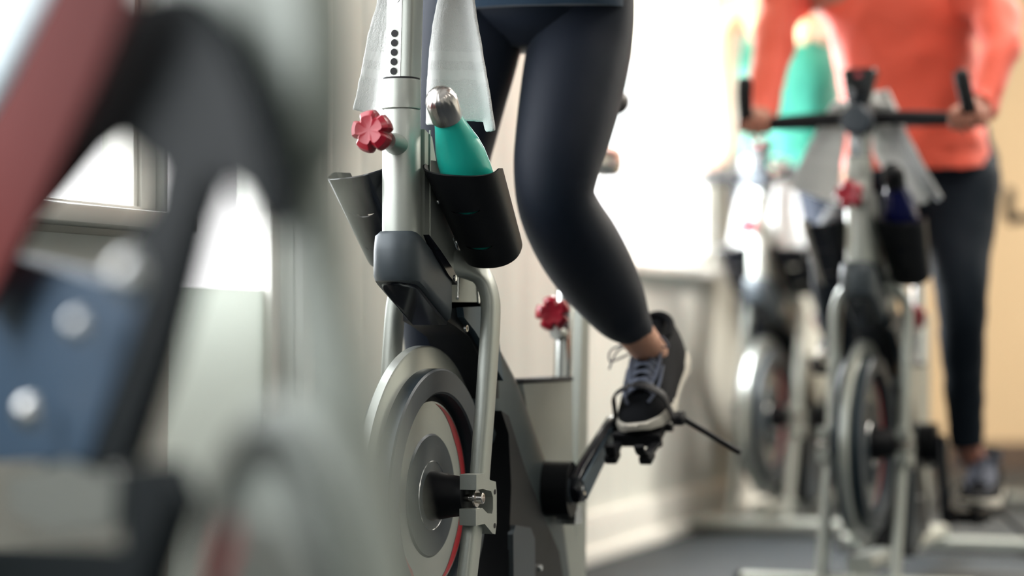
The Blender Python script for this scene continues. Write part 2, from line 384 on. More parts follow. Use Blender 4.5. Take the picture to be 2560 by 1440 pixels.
    bm = BM(); lathe(bm, [(.084, .026), (.088, .026), (.088, .02), (.084, .018)], (0, 1, 0), BB, 40); P('bearing_ring', bm, 'greyp', hb)
    bm = BM(); prism(bm, [(-.505, .30), (-.535, .30), (-.54, .268), (-.50, .268)], .045, .082, .004); P('sensor_block', bm, 'chrome', hb)
    # seat frame
    bm = BM(); prism(bm, [(-.397, .522), (-.655, .522), (-.66, .34), (-.675, .158), (-.73, .06), (-.50, .06), (-.53, .25), (-.45, .40)], -.022, .022, .008)
    sf = P('seat_frame', bm, 'silver')
    bm = BM(); box(bm, (-.525, 0, .525), (.262, .050, .008), .003); P('top_edge', bm, 'gum', sf)
    bm = BM(); prism(bm, [(-.735, .652), (-.765, .660), (-.775, .645), (-.765, .45), (-.75, .09), (-.68, .06), (-.715, .45)], -.012, .014, .005); P('seat_channel', bm, 'silver', sf)
    bm = BM(); tube(bm, [(-.655, 0, .42), (-.668, 0, .60), (-.70, 0, .93)], .0175, 28); sp = P('seat_post', bm, 'chrome')
    bm = BM(); lathe(bm, [(0, 0), (0, .014), (.05, .012), (.05, 0)], (1, 0, .1), (-.675, .0, .605), 20); P('knob_boss', bm, 'silver', sp)
    P('adjusting_knob', knob_bm((-.615, .0, .643), (1, .25, .1)), 'red', ang=28)
    bm = BM(); tube(bm, [(-.62, 0, .945), (-.64, 0, .945), (-.90, 0, .945), (-.94, 0, .945), (-.955, 0, .945)], [(.016, .018), (.024, .030), (.024, .030), (.022, .027), (.012, .016)], 28, 2.6); P('seat_slide', bm, 'chrome')
    bm = BM(); tube(bm, [(-.78, 0, .94), (-.79, 0, 1.04)], .016, 20); P('saddle_stem', bm, 'matte')
    bm = BM()
    tube(bm, [(x + .09, 0, z - .02) for x, z in ((-.62, 1.055), (-.64, 1.062), (-.72, 1.066), (-.80, 1.066), (-.87, 1.07), (-.91, 1.066), (-.925, 1.058))],
         [(.012, .01), (.022, .018), (.032, .022), (.065, .026), (.085, .030), (.075, .028), (.03, .014)], 28, 2.6, smooth=5)
    P('saddle', bm, 'saddle')
    # cranks and pedals (origins at the axles)
    for s in (1, -1):
        bm = BM(); y = .095
        tube(bm, [(-.018, s * y, 0), (.0, s * y, 0), (.03, s * y, 0), (CR - .02, s * (y + .012), 0), (CR + .006, s * (y + .014), 0), (CR + .016, s * (y + .014), 0)],
             [(.008, .016), (.014, .028), (.013, .027), (.011, .021), (.011, .019), (.006, .012)], 24, 4)
        lathe(bm, [(.06, 0), (.06, .018), (.106, .017), (.108, .012), (.108, 0)], (0, s, 0), (0, 0, 0), 28)
        c = P('crank', bm, 'gloss', loc=BB)
        bm = BM(); tube(bm, [(.0, s * (y + .0140), .0), (CR - .02, s * (y + .0225), 0)], [(.0015, .022), (.0015, .016)], 12, 5); 
        P('crank_plate', bm, 'slate', c)
        bm = BM(); lathe(bm, [(.106, .011), (.110, .010), (.110, .006), (.108, 0)], (0, s, 0), (0, 0, 0), 24); P('crank_bolt', bm, 'chrome', c)
        bm = BM(); tube(bm, [(0, s * .108, 0), (0, s * .225, 0)], .007, 16)
        box(bm, (.0, s * .170, 0), (.075, .085, .018), .004)
        box(bm, (.042, s * .170, .0), (.012, .092, .028), .004); box(bm, (-.042, s * .170, .0), (.012, .092, .022), .004)
        lathe(bm, [(.105, 0), (.105, .013), (.128, .013), (.130, .01)], (0, s, 0), (0, 0, 0), 20)
        pe = P('pedal', bm, 'matte')
        bm = BM()
        for q in (-.036, .036):   # toe clips
            tube(bm, [(.045, s * (.170 + q), -.004), (.085, s * (.170 + q * .9), -.002), (.108, s * (.170 + q * .8), .012), (.112, s * (.170 + q * .75), .030)], (.010, .004), 10, 3, smooth=5)
            box(bm, (.095, s * (.170 + q * .9), -.004), (.03, .024, .016), .004)
        P('toe_cage', bm, 'matte', pe)
        bm = BM()
        tube(bm, [(.0, s * .120, 0), (.0, s * .121, .04), (.0, s * .128, .070), (.0, s * .172, .090), (.0, s * .214, .072), (-.0, s * .225, .04), (-.0, s * .230, 0.024), (-.006, s * .234, .018), (-.014, s * .244, .008)], (.0025, .010), 10, 3, smooth=6, up=(0, 1, .3))
        box(bm, (-.010, s * .236, .014), (.026, .022, .018), .004)
        if s == 1: tube(bm, [(-.014, .242, .012), (-.035, .332, -.072)], (.0055, .0055), 12)
        P('toe_strap', bm, 'matte', pe)
    # bottle holders, leaning forward 45 degrees at both sides of the head tube
    ax = V((.707, 0, .707)); nf = V((.707, 0, -.707))   # cup axis (up), front-down normal
    for s in (1, -1):
        bm = BM(); n = 72; yc = HY + s * .086
        c0 = V((-.066, yc, .744))
        th0 = math.radians(128)
        rows = []
        def hrim(th): # rim rises near the post
            return .184 + .010 * (-math.sin(th) * s) + (.024 * math.cos(th) if math.cos(th) > 0 else .05 * math.cos(th))
        def P_(th, t):
            k = t / .18; a = .047 + .010 * k; b = .040 + .010 * k
            yy = a * math.copysign(abs(math.sin(th)) ** .85, math.sin(th)); ff = b * math.copysign(abs(math.cos(th)) ** .85, math.cos(th))
            return c0 + ax * t + V((0, 1, 0)) * yy + nf * ff
        ths = [-th0 + 2 * th0 * i / n for i in range(n + 1)]
        lv = [0.0, .004, .02]
        tc = s * -.0 + (.02 if s > 0 else -.1)
        slots = (.040, .120); hw_ = .42
        rowdef = [('c', 0), ('c', .004), ('c', .02)]
        for sl in slots: rowdef += [('lo', sl), ('hi', sl), ('c', sl + .022)]
        rowdef = [r for r in rowdef if r[0] != 'c' or r[1] < .16] + [('c', .145), ('rim', 0)]
        grid = []
        for kind, t0 in rowdef:
            row = []
            for th in ths:
                u = (th - tc) / hw_; ins = abs(u) < 1
                if kind == 'c': t = t0 if t0 > .001 else 0
                elif kind == 'rim': t = hrim(th)
                else:
                    base = t0 + (.008 * u * u if ins else .008)
                    t = base + ((.0065 * (1 - u * u) if ins else 0) + .0003 if kind == 'hi' else 0)
                row.append(bm.verts.new(P_(th, t)))
            grid.append((kind, row))
        for (ka, A), (kb, B_) in zip(grid, grid[1:]):
            for i in range(n):
                mid = (ths[i] + ths[i + 1]) / 2
                if ka == 'lo' and kb == 'hi' and abs((mid - tc) / hw_) < .97: continue
                bm.faces.new((A[i], A[i + 1], B_[i + 1], B_[i]))
        # floor of the cup
        cv_ = bm.verts.new(c0 - ax * .006)
        for i in range(n): bm.faces.new((grid[0][1][i + 1], grid[0][1][i], cv_))
        cup = P('bottle_holder', bm, 'gloss' if s < 0 else 'black')
        md = cup.modifiers.new('wall', 'SOLIDIFY'); md.thickness = .0028; md.offset = 0
        es_ = cup.modifiers.new('edges', 'EDGE_SPLIT'); es_.split_angle = math.radians(40)
        for t in (.135, .045):
            bm = BM(); lathe(bm, [(0, .0045), (.002, .0045), (.003, .003), (.0015, .0015), (.0015, 0)], (.2 * 1, -.35 * s, -.3), P_(-s * 1.0, t) + nf * .002, 14)
            P('holder_screw', bm, 'chrome', cup)
    # handlebar
    hz = 1.19
    bm = BM()
    tube(bm, [(.10, HY, hz - .03), (.085, HY, hz), (.06, HY, hz + .01)], [(.03, .03), (.034, .034), (.026, .03)], 24, 3, smooth=4)
    tube(bm, [(.07, -.25, hz - .01), (.062, -.12, hz), (.06, 0, hz), (.062, .12, hz), (.07, .25, hz - .01)], .016, 20, smooth=6, up=(0, 0, 1))
    for s in (1, -1):
        tube(bm, [(-.10, s * .06, hz + .005), (-.02, s * .14, hz), (.05, s * .22, hz - .005), (.07, s * .252, hz - .005)], .015, 18, smooth=5, up=(0, 0, 1))
    hbr = P('handlebar', bm, 'matte')
    for s in (1, -1):
        bm = BM(); tube(bm, [(.045, s * .255, hz - .012), (.085, s * .258, hz + .008), (.118, s * .254, hz + .045), (.136, s * .248, hz + .085), (.140, s * .246, hz + .096)], [(.017, .017)] * 4 + [(.010, .010)], 22, smooth=6)
        P('grip', bm, 'gum', hbr)
    bm = BM(); lathe(bm, [(-.02, 0), (-.02, .034), (.02, .036), (.026, .030), (.028, 0)], (1, 0, .1), (.12, HY, hz - .01), 36); P('lock_dial', bm, 'knobgrey', hbr)
    # console
    bm = BM()
    loft(bm, [[(.105 + x - .02 * k, HY + y, z) for x, y in sup(28, a, b, 5)] for z, a, b, k in ((hz + .02, .014, .022, 0), (hz + .06, .018, .032, .4), (hz + .105, .022, .041, 1), (hz + .112, .018, .037, 1.1))])
    con = P('console', bm, 'screen')
    bm = BM(); lathe(bm, [(0, .010), (.003, .008), (.004, 0)], (1, 0, 0), (.106, HY, hz + .094), 18); P('console_light', bm, 'red', con)
    return root
def children_of(o): return [c for c in bpy.data.objects if c.parent == o]
def copy_tree(o, parent=None):
    c = o.copy(); COL.objects.link(c); c.parent = parent
    for ch in children_of(o): copy_tree(ch, c)
    return c
def base(n): return n.split('.')[0]
ALLB = []
def pose_bike(b, fr, dz, deg):
    """dz lowers the handlebar, deg is the left crank's angle (0 forward, 90 up)"""
    place(b, fr)
    k = {'crank': 0, 'pedal': 0}
    for ch in children_of(b):
        n = base(ch.name)
        if n in ('handlebar', 'console', 'handlebar_post'): ch.location.z = dz
        if n in k:
            left = ch['side'] > 0
            a = math.radians(deg if left else deg + 180)
            if n == 'crank': ch.rotation_euler = (0, -a, 0)
            else:
                ch.location = BB + V((math.cos(a), 0, math.sin(a))) * CR
                tl = PEDAL_TILT.get((b.name, left), 0)
                ch.rotation_euler = (0, math.radians(tl), 0)
PEDAL_TILT = {}
bike = make_bike()
cnt = {'crank': 1, 'pedal': 1}
for ch in children_of(bike):
    n = base(ch.name)
    if n in cnt: ch['side'] = 1 if max((v.co.y for v in ch.data.vertices)) > .05 else -1
LABELS = [
          'silver exercise bike carrying the rider in the coral long-sleeved top',
          'silver exercise bike farthest back beside the wall, under the rider in the turquoise vest',
          'exercise bike at the far right edge, only its dark handlebar horn and foot showing']
bikes = [bike]
for i, l in enumerate(LABELS):
    c = copy_tree(bike); c['label'] = l; bikes.append(c)
for b in bikes: b['group'] = 'exercise bikes set out in the studio'
PEDAL_TILT[(bikes[0].name, True)] = 29
pose_bike(bikes[0], B1, 0, math.degrees(math.atan2(.105, -.15)))
pose_bike(bikes[1], B2, -.092, -80)
pose_bike(bikes[2], B3, -.12, 20)
pose_bike(bikes[3], B4, -.19, 100)
# the bike close to the camera: another frame, seen from its right front
nb_ = empty('exercise_bike', 'silver exercise bike with a red-striped beam very close at left, fully out of focus', 'exercise bike', B0, group='exercise bikes set out in the studio')
def pxprism(name, pts, y0, y1, m, par, bev=.008, x=0):
    bm = BM(); prism(bm, [(q.x, q.z) for q in (B0.on(px, py, (y0 + y1) / 2) for px, py in pts)], y0, y1, bev); return link(name, bm, m, par, ang=50)
def pxtube(name, pts, r, y, m, par, e=2.4):
    bm = BM(); tube(bm, [B0.on(px, py, y) for px, py in pts], r, 28, e, smooth=6); return link(name, bm, m, par)
for ch in children_of(bike):
    n = base(ch.name)
    if n in ('stabilizer', 'base_rail', 'flywheel'):
        c = ch.copy(); COL.objects.link(c); c.parent = nb_
        for g_ in children_of(ch):
            if base(g_.name) in ('drum_ring', 'drum_body', 'shadow_ring', 'axle_sleeve', 'red_stripe'): continue
            d = g_.copy(); COL.objects.link(d); d.parent = c
        if n == 'flywheel':
            c.location.z = .008
            bm = BM(); lathe(bm, [(-.009, .05), (-.009, .216), (-.007, .219), (.007, .219), (.009, .216), (.009, .05)], (0, 1, 0), (0, 0, .351), 128)
            bmesh.ops.recalc_face_normals(bm, faces=bm.faces[:]); me_ = bpy.data.meshes.new('flywheel'); bm.to_mesh(me_); bm.free(); me_.materials.append(M['nearp']); me_.shade_smooth(); me_.set_sharp_from_angle(angle=.6); c.data = me_
            for s in (1, -1):
                bm = BM(); lathe(bm, [(.008, .2045), (.018, .2045), (.018, .190), (.008, .190)], (0, s, 0), (0, 0, .351), 96); link('drum_ring', bm, 'matte', c)
                bm = BM(); lathe(bm, [(.0, 0), (.03, .04), (.075, .03), (.075, 0)], (0, s, 0), (0, 0, .351), 48); link('axle_sleeve', bm, 'black', c)
                bm = BM(); 
                A_ = [bm.verts.new((-math.cos(t) * r_ * 1, s * .0155, .351 + math.sin(t) * r_)) for r_ in (.168, .150) for t in [math.radians(q_) for q_ in range(-40, 62, 3)]]
                h_ = len(A_) // 2; ring_faces(bm, A_[:h_], A_[h_:], closed=False); link('red_stripe', bm, 'redp', c)
ff = link('front_fork', (lambda bm: (tube(bm, [B0.on(px, py, .04) for px, py in [(400, -260), (520, -60), (630, 100), (720, 290), (780, 520), (810, 760), (852, 1000), (893, 1250), (935, 1500), (980, 1780), (1040, 2200)]],
     [(.024, .062), (.024, .060), (.024, .052), (.022, .040), (.020, .032), (.020, .032), (.022, .036), (.024, .042), (.024, .042), (.024, .042), (.024, .042)], 28, 2.4, smooth=6), bm)[1])(BM()), 'nearp', nb_)
pxprism('head_cover', [(470, -80), (800, -80), (815, 100), (815, 260), (800, 400), (770, 430), (720, 300), (640, 150), (540, 60)], .02, .05, 'nearp', nb_, .006)
pxtube('main_beam', [(280, -300), (140, -60), (10, 190), (-120, 430), (-300, 760), (-560, 1200)], (.020, .040), -.02, 'nearb', nb_)
pxprism('red_panel', [(170, -80), (365, -80), (250, 200), (80, 560), (-40, 800), (-120, 700), (-90, 440), (40, 210)], -.048, -.040, 'redn', nb_)
pxprism('wheel_guard', [(330, 20), (460, -20), (570, 70), (655, 240), (712, 430), (722, 560), (690, 590), (630, 480), (560, 430), (510, 560), (470, 720), (410, 930), (330, 1160), (130, 1180), (180, 950), (260, 760), (345, 620), (410, 520), (425, 420), (310, 320), (235, 370), (130, 490), (60, 560), (180, 330)], -.008, .010, 'ebony', nb_, .003)
pxprism('belt_cover', [(-200, 650), (60, 640), (250, 690), (400, 720), (340, 900), (250, 1150), (-200, 1150)], -.012, .012, 'slaten', nb_, .004)
pxprism('lower_cover', [(-200, 1380), (340, 1370), (330, 1170), (430, 1150), (470, 1250), (400, 1440), (380, 1640), (-200, 1640)], -.010, .012, 'ebony', nb_, .004)
pxprism('drive_housing', [(50, 1200), (200, 1150), (330, 1210), (320, 1320), (160, 1330), (60, 1280)], -.012, .012, 'silver', nb_, .004)
for px, py, r in ((335, 690, .016), (200, 815, .011), (80, 1030, .015)):  # chrome domes added to catch window light as blurred bright discs
    c_ = B0.on(px, py, -.034); bm = BM(); lathe(bm, [(-.004, r), (0, r), (r * .5, r * .85), (r * .85, r * .5), (r, 0)], (0, -1, 0), c_, 24); link('chrome_bolt', bm, 'chrome', nb_)
bm = BM(); tube(bm, [(B0.on(430, -260, .04)), (B0.on(430, -260, .04) + V((-.01, 0, .3)))], .03, 20); link('handlebar_post', bm, 'silver', nb_)
bm = BM(); hq = B0.on(430, -260, .04) + V((-.01, 0, .3)); tube(bm, [hq + V((0, -.25, 0)), hq + V((0, .25, 0))], .016, 16, up=(0, 0, 1)); link('handlebar', bm, 'matte', nb_)

# ------------------------------------------------------------------ bottles
def make_bottle(capmat, bodymat, label, fr, s=1):
    t = empty('water_bottle', label, 'bottle', fr)
    ax = V((.707, 0, .707)); o = V((-.062, HY + s * .088, .748)) - ax * .001
    bm = BM(); lathe(bm, [(0, 0), (0, .034), (.004, .038), (.168, .040), (.195, .0390), (.218, .0355), (.243, .029), (.264, .0235), (.276, .0215), (.276, 0)], ax, o, 56)
    link('bottle_body', bm, bodymat, t)
    bm = BM()
    def fl(a, h): return 1 - (.035 * (1 - abs(math.sin(8 * a))) if h > .312 else 0)
    lathe(bm, [(.275, 0), (.275, .0235), (.277, .0246), (.306, .0249), (.314, .0243), (.323, .0205), (.329, .0135), (.331, .006), (.331, 0)], ax, o, 96, fl)
    link('bottle_cap', bm, capmat, t)
    return t
make_bottle('cap', 'teal', 'turquoise water bottle with a ribbed steel cap in the near bottle holder', B1)
make_bottle('black', 'blue', 'dark blue water bottle with a black cap in the holder beside the coral top', B2)

# ------------------------------------------------------------------ towels
def towel(fr, label, dz=0, wide=False):
    bm = BM(); nu = 34
    # rows along the towel: left end -> over the bar behind the post -> right end; every row goes from outer to inner edge
    def pt(px, py, x): return fr.onx(px, py, x)
    L_ = [((888, 275), (968, 300), .03), ((905, 190), (985, 205), .028), ((922, 95), (1010, 100), .026), ((945, 0), (1030, 0), .02)]
    R_ = [((1190, 0), (1095, 0), .02), ((1208, 95), (1078, 95), .026), ((1232, 205), (1068, 200), .028), ((1256, 322), (1064, 312), .032)]
    if wide:
        L_ = [((1975, 470), (2095, 515), .03), ((2005, 400), (2105, 420), .03), ((2040, 330), (2118, 330), .03), ((2085, 255), (2128, 250), .02)]
        R_ = [((2222, 225), (2160, 235), .02), ((2268, 330), (2178, 330), .03), ((2318, 420), (2192, 400), .03), ((2362, 490), (2285, 520), .03)]
    FF = B2 if wide else B1
    rows = []
    for o_, i_, x in L_: rows.append((FF.onx(*o_, x) - V((0, 0, dz if wide else 0)), FF.onx(*i_, x) - V((0, 0, dz if wide else 0)), 1))
    rows[-1:] = [rows[-1]]
    top = 1.222
    rows += [(V((.0, -.075, 1.19)), V((.02, -.012, 1.19)), .6), (V((.045, -.06, top)), V((.07, -.01, top - .002)), .3), (V((.05, .0, top + .004)), V((.085, .01, top)), .2),
             (V((.045, .075, top)), V((.07, .03, top - .002)), .3), (V((.0, .09, 1.19)), V((.02, .045, 1.19)), .6)]
    for o_, i_, x in R_: rows.append((FF.onx(*o_, x) - V((0, 0, dz if wide else 0)), FF.onx(*i_, x) - V((0, 0, dz if wide else 0)), 1))
    A = catmull([r[0] for r in rows], 9); B_ = catmull([r[1] for r in rows], 9); n = len(A); grid = []
    for k in range(n):
        row = []; w = min(k, n - 1 - k) / n; hang = max(0, 1 - w / .34)
        right = k > n / 2
        for j in range(nu + 1):
            u = j / nu; p = A[k].lerp(B_[k], u)
            if right: off = .016 * math.cos(u * 7.5 + .6) + (.020 * (1 - min(1, u / .22)) if u < .22 else 0)
            else: off = .011 * math.cos(u * 6 + .5)
            p = p + V((off * hang, 0, 0))
            if right and hang > .6: p.z += (.010 * (1 if .26 < u < 1 else -.6) * (hang - .6) / .4) * (0 if u > .5 else 1)
            p += V((random.uniform(-1, 1), random.uniform(-1, 1), random.uniform(-1, 1))) * (.0007 if j not in (0, nu) else .0011)
            row.append(bm.verts.new(p))
        grid.append(row)
    for k in range(n - 1):
        e = min(k, n - 2 - k)
        for j in range(nu):
            f = bm.faces.new((grid[k][j], grid[k][j + 1], grid[k + 1][j + 1], grid[k + 1][j])); f.material_index = 1 if e in (9, 10, 13, 14) else 0
    t = link('towel', bm, ['towel', 'towelb'], ang=180)
    place(t, fr); t.location.z = dz
    md = t.modifiers.new('wall', 'SOLIDIFY'); md.thickness = .006; md.offset = 0
    md = t.modifiers.new('s', 'SUBSURF'); md.levels = 1; md.render_levels = 1
    return tag(t, label, 'towel', 'towels draped over the handlebars')
towel(B1, 'white terry towel hanging both sides of the sharp handlebar post by the turquoise bottle')
towel(B2, 'white towel draped over the handlebar in front of the coral top', -.092, True)
towel(B3, 'pale towel on the handlebar of the farthest bike in front of the turquoise vest', -.10)

# ------------------------------------------------------------------ people
def fingers(nodes, edges, tag_, palm, fwd, side, curl, thumb_side, gr=.017):
    """four fingers curling from the palm around a bar; fwd: finger direction, side: across the knuckles, curl: direction they bend to"""
    fwd, side, curl = V(fwd).normalized(), V(side).normalized(), V(curl).normalized()
    for i, (ln, q) in enumerate(((.9, -1.5), (1., -.5), (.95, .5), (.75, 1.5))):
        b = V(palm) + fwd * .035 + side * .019 * q
        ks = [f'{tag_}f{i}{j}' for j in range(4)]
        pos = [b, b + fwd * .026 * ln + curl * .010, b + fwd * .030 * ln + curl * .038 * ln, b + fwd * .004 + curl * .050 * ln]
        for k, p, r in zip(ks, pos, (.0105, .0095, .009, .0075)): nodes[k] = (p, r)
        edges += [(tag_ + 'palm', ks[0])] + chain(*ks)
    ks = [f'{tag_}t{j}' for j in range(3)]
    b = V(palm) - side * .034 * thumb_side * -1
    for k, p, r in zip(ks, (b + fwd * .0, b + fwd * .020 + curl * .022, b + fwd * .036 + curl * .038), (.012, .011, .009)): nodes[k] = (p, r)
    edges += [(tag_ + 'palm', ks[0])] + chain(*ks)
def head_nodes(N, E, neck, top, face):
    """neck / top are points, face is the direction looked to"""
    neck, top, face = V(neck), V(top), V(face).normalized(); u = (top - neck).normalized(); s = u.cross(face)
    N['neck'] = (neck, .052); N['jaw'] = (neck + u * .075 + face * .02, (.062, .066)); N['skull'] = (neck + u * .15, (.078, .092)); N['crown'] = (neck + u * .215, (.055, .062))
    N['nose'] = (neck + u * .115 + face * .105, .012); N['nose0'] = (neck + u * .12 + face * .07, .03)
    E += [('neck', 'jaw'), ('jaw', 'skull'), ('skull', 'crown'), ('jaw', 'nose0'), ('nose0', 'nose')]
    return neck + u * .15, u, face, s
def face_parts(par, hc, u, face, s, hair, long=0):
    bm = BM()
    for q in (-1, 1):
        c = hc + face * .085 + s * .032 * q; lathe(bm, [(-.012, 0), (-.008, .009), (0, .012), (.008, .009), (.012, 0)], face, c, 14)
    link('eyes', bm, 'screen', par)
    bm = BM(); c = hc - u * .075 + face * .092; tube(bm, [c - s * .024, c, c + s * .024], (.006, .004), 10); link('mouth', bm, 'redp', par)
    bm = BM()
    bmesh.ops.create_icosphere(bm, subdivisions=3, radius=1)
    for v in bm.verts:
        d = v.co.copy(); v.co = hc + u * .02 - face * .018 + s * d.x * .092 + face * d.y * .105 + u * d.z * .105
        if d.y > .3 and d.z < .35: v.co -= face * .05
    if long:
        for q in (-1, 1):
            c = hc - face * .01 + s * .07 * q
            tube(bm, [c + u * .03, c - u * .12 + face * .03, c - u * .25 + face * .07 + s * .01 * q, c - u * .36 + face * .075], [(.035, .03), (.038, .032), (.036, .03), (.012, .01)], 16, smooth=5)
    else: tube(bm, [hc - face * .08 + u * .02, hc - face * .16 + u * .03, hc - face * .17 - u * .08], [.03, .03, .012], 14, smooth=4)
    link('hair', bm, hair, par)

# shoe built along +x (toe), z up, sole at z=0, heel at x=0
def shoe_bms():
    st = [(-.008, .022, .085), (.002, .035, .112), (.03, .040, .113), (.06, .042, .110), (.09, .043, .102), (.12, .045, .090), (.15, .048, .078), (.18, .050, .066), (.21, .049, .056), (.24, .042, .046), (.262, .028, .036), (.272, .012, .024)]
    up = BM(); rings = []
    for x, w, h in st:
        r = []
        for i in range(28):
            t = 2 * math.pi * i / 28; c, s = math.cos(t), math.sin(t)
            yy = w * math.copysign(abs(c) ** .8, c); zz = .018 + (h - .018) * (s if s > 0 else 0) ** .75 if s > 0 else .018 + .01 * s
            if s > 0: yy *= 1 - .16 * s ** 2
            r.append((x, yy, zz))
        rings.append(r)
    loft(up, rings)
    col = BM()
    n = 40; P_ = []
    for i in range(n + 1):
        t = 2 * math.pi * i / n; P_.append((.058 + .048 * math.cos(t), .036 * math.sin(t), .105 + .004 * (math.cos(t) ** 2) - .006 * math.cos(t)))
    tube(col, P_, .0075, 12, up=(0, 0, 1))
    so = BM(); o2 = [(-.014, .022), (-.004, .036), (.03, .042), (.08, .040), (.12, .042), (.17, .050), (.21, .050), (.245, .042), (.268, .026), (.280, .010)]
    rings = [[(x, y, z) for y, z in ((-w, .0 + lift), (-w * 1.03, .012 + lift), (-w * .96, .026 + lift * .35), (0, .027 + lift * .35), (w * .96, .026 + lift * .35), (w * 1.03, .012 + lift), (w, lift), (0, lift))] for (x, w), lift in zip(o2, (.008, .003, 0, 0, 0, 0, .004, .010, .018, .026))]
    loft(so, rings)
    la = BM()
    for k in range(6):
        x = .105 + .017 * k; h = .098 - .0066 * k; w = .020 + .001 * k
        tube(la, [(x, -w, h - .006), (x + .006, -w * .4, h + .004), (x + .012, w * .5, h + .002), (x + .015, w, h - .008)], (.0035, .0018), 8, smooth=4, up=(1, 0, 0))
        tube(la, [(x, w, h - .006), (x + .006, w * .4, h + .0045), (x + .012, -w * .5, h + .002), (x + .015, -w, h - .008)], (.0035, .0018), 8, smooth=4, up=(1, 0, 0))
    for s in (1, -1):
        tube(la, [(.20, s * .012, .062), (.17, s * .025, .071), (.13, s * .028, .086), (.10, s * .022, .100)], (.004, .002), 8, smooth=5, up=(0, 1, 0))
        tube(la, [(.225, s * .020, .050), (.19, s * .033, .060), (.14, s * .034, .076)], (.003, .002), 8, smooth=5, up=(0, 1, 0))
    tube(la, [(.10, 0, .10), (.105, .03, .116), (.125, -.052, .116), (.135, -.066, .095), (.12, -.05, .09), (.10, -.005, .10)], .0018, 8, smooth=6)
    tube(la, [(.10, 0, .10), (.10, .03, .116), (.115, .045, .10), (.105, .02, .10), (.10, .0, .10)], .0018, 8, smooth=6)
    tube(la, [(.10, 0, .10), (.12, -.045, .11), (.15, -.066, .085)], .0018, 8, smooth=6)
    return up, col, so, la
def shoe_on(par, heel, toe, upv, m='shoe', laces=True):
    heel, toe = V(heel), V(toe); x = (toe - heel).normalized(); y = V(upv).cross(x).normalized(); z = x.cross(y)
    Mx = Matrix((x, y, z)).transposed().to_4x4(); Mx.translation = heel
    bs = shoe_bms()
    for b in bs: bmesh.ops.transform(b, matrix=Mx, verts=b.verts)
    s = link('shoe', bs[0], m, par, ang=60)
    link('shoe_collar', bs[1], m, s); link('shoe_sole', bs[2], 'sole', s, ang=50); link('shoe_laces', bs[3], 'lace', s)
    return s
ped = lambda deg: BB + V((math.cos(math.radians(deg)), 0, math.sin(math.radians(deg)))) * CR

# --- rider on the sharp bike
p1 = empty('person', 'person in navy leggings and black laced shoes pedalling the sharp bike', 'person', B1)
heel = V((-.815, .166, .548)); toe = V((-.573, .176, .414))
PAIRS = [((1318, 0), (1590, 0), .10), ((1316, 100), (1584, 112), .10), ((1300, 210), (1562, 222), .099), ((1287, 320), (1530, 335), .098), ((1281, 415), (1502, 412), .096), ((1289, 505), (1487, 478), .095),
         ((1312, 585), (1508, 522), .100), ((1347, 655), (1545, 575), .108), ((1392, 718), (1580, 640), .117), ((1440, 770), (1605, 702), .128), ((1488, 815), (1622, 760), .140), ((1543, 848), (1630, 797), .154)]
LEGL = []
for a_, b_, y_ in PAIRS:
    c_ = B1.on((a_[0] + b_[0]) / 2, (a_[1] + b_[1]) / 2, y_); w_ = B1.o + B1.F * c_.x + B1.L * c_.y
    LEGL.append((c_, math.hypot(a_[0] - b_[0], a_[1] - b_[1]) / 2 * w_.y / FPX * .985))
lt = {'hip': (V((-.46, .09, 1.27)), .10)}
for i_ in (1, 3, 5, 7, 9): lt[f'l{i_}'] = LEGL[i_]
lt['an'] = (B1.on(1593, 838, .156), .0355)
rt = {'hip': (V((-.45, -.09, 1.25)), .105), 'th1': (V((-.43, -.10, 1.12)), .092), 'th2': (V((-.38, -.10, 1.0)), .078), 'kn': (V((-.30, -.10, .80)), .058), 'c1': (V((-.30, -.11, .70)), .054), 'c2': (V((-.33, -.115, .58)), .050), 'an': (V((-.40, -.12, .34)), .036)}
# the body itself, one continuous surface
N, E = {}, []
N['pel'] = (V((-.47, 0, 1.28)), .12); N['belly'] = (V((-.42, 0, 1.42)), (.12, .10)); N['chest'] = (V((-.32, 0, 1.60)), (.14, .11)); N['nk0'] = (V((-.26, 0, 1.72)), .07)
E += chain('pel', 'belly', 'chest', 'nk0')
hc = head_nodes(N, E, V((-.22, 0, 1.78)), V((-.16, 0, 2.0)), V((1, 0, -.1))); E.append(('nk0', 'neck'))
for s, D in ((1, lt), (-1, rt)):
    t = 'LR'[s < 0]; ks = []
    for k, (p, r) in D.items(): N[t + k] = (p, r * (.8 if k != 'an' else 1)); ks.append(t + k)
    if s > 0:
        N['Lheel'] = (B1.on(1636, 890, .165), .034); N['Lball'] = (heel.lerp(toe, .62) + V((.01, 0, .035)), .022); N['Ltoe'] = (heel.lerp(toe, .86) + V((.01, 0, .03)), .016)
    else:
        N['Rheel'] = (V((-.40, -.165, .27)), .030); N['Rball'] = (V((-.30, -.17, .235)), .022); N['Rtoe'] = (V((-.25, -.17, .23)), .016)
    E += chain('pel', *ks, t + 'heel', t + 'ball', t + 'toe')
    sh = V((-.28, s * .18, 1.63)); N[t + 'sh'] = (sh, .055); N[t + 'el'] = (V((-.12, s * .25, 1.42)), .040); N[t + 'wr'] = (V((.02, s * .245, 1.23)), .027); N[t + 'palm'] = (V((.065, s * .248, 1.212)), (.032, .020))
    E += [('chest', t + 'sh')] + chain(t + 'sh', t + 'el', t + 'wr', t + 'palm')
    fingers(N, E, t, V((.065, s * .248, 1.212)), (1, 0, 0), (0, s * 1., 0), (.1, 0, -1), s)
skin('body', N, E, 'skin', p1, 'pel')
right = [(V((-.46, -.085, 1.27)), .105), (rt['th1'][0], .098), (rt['th2'][0], .084), (rt['kn'][0], .062), (rt['c1'][0], .058), (rt['c2'][0], .054), (rt['c2'][0].lerp(rt['an'][0], .8), .042)]
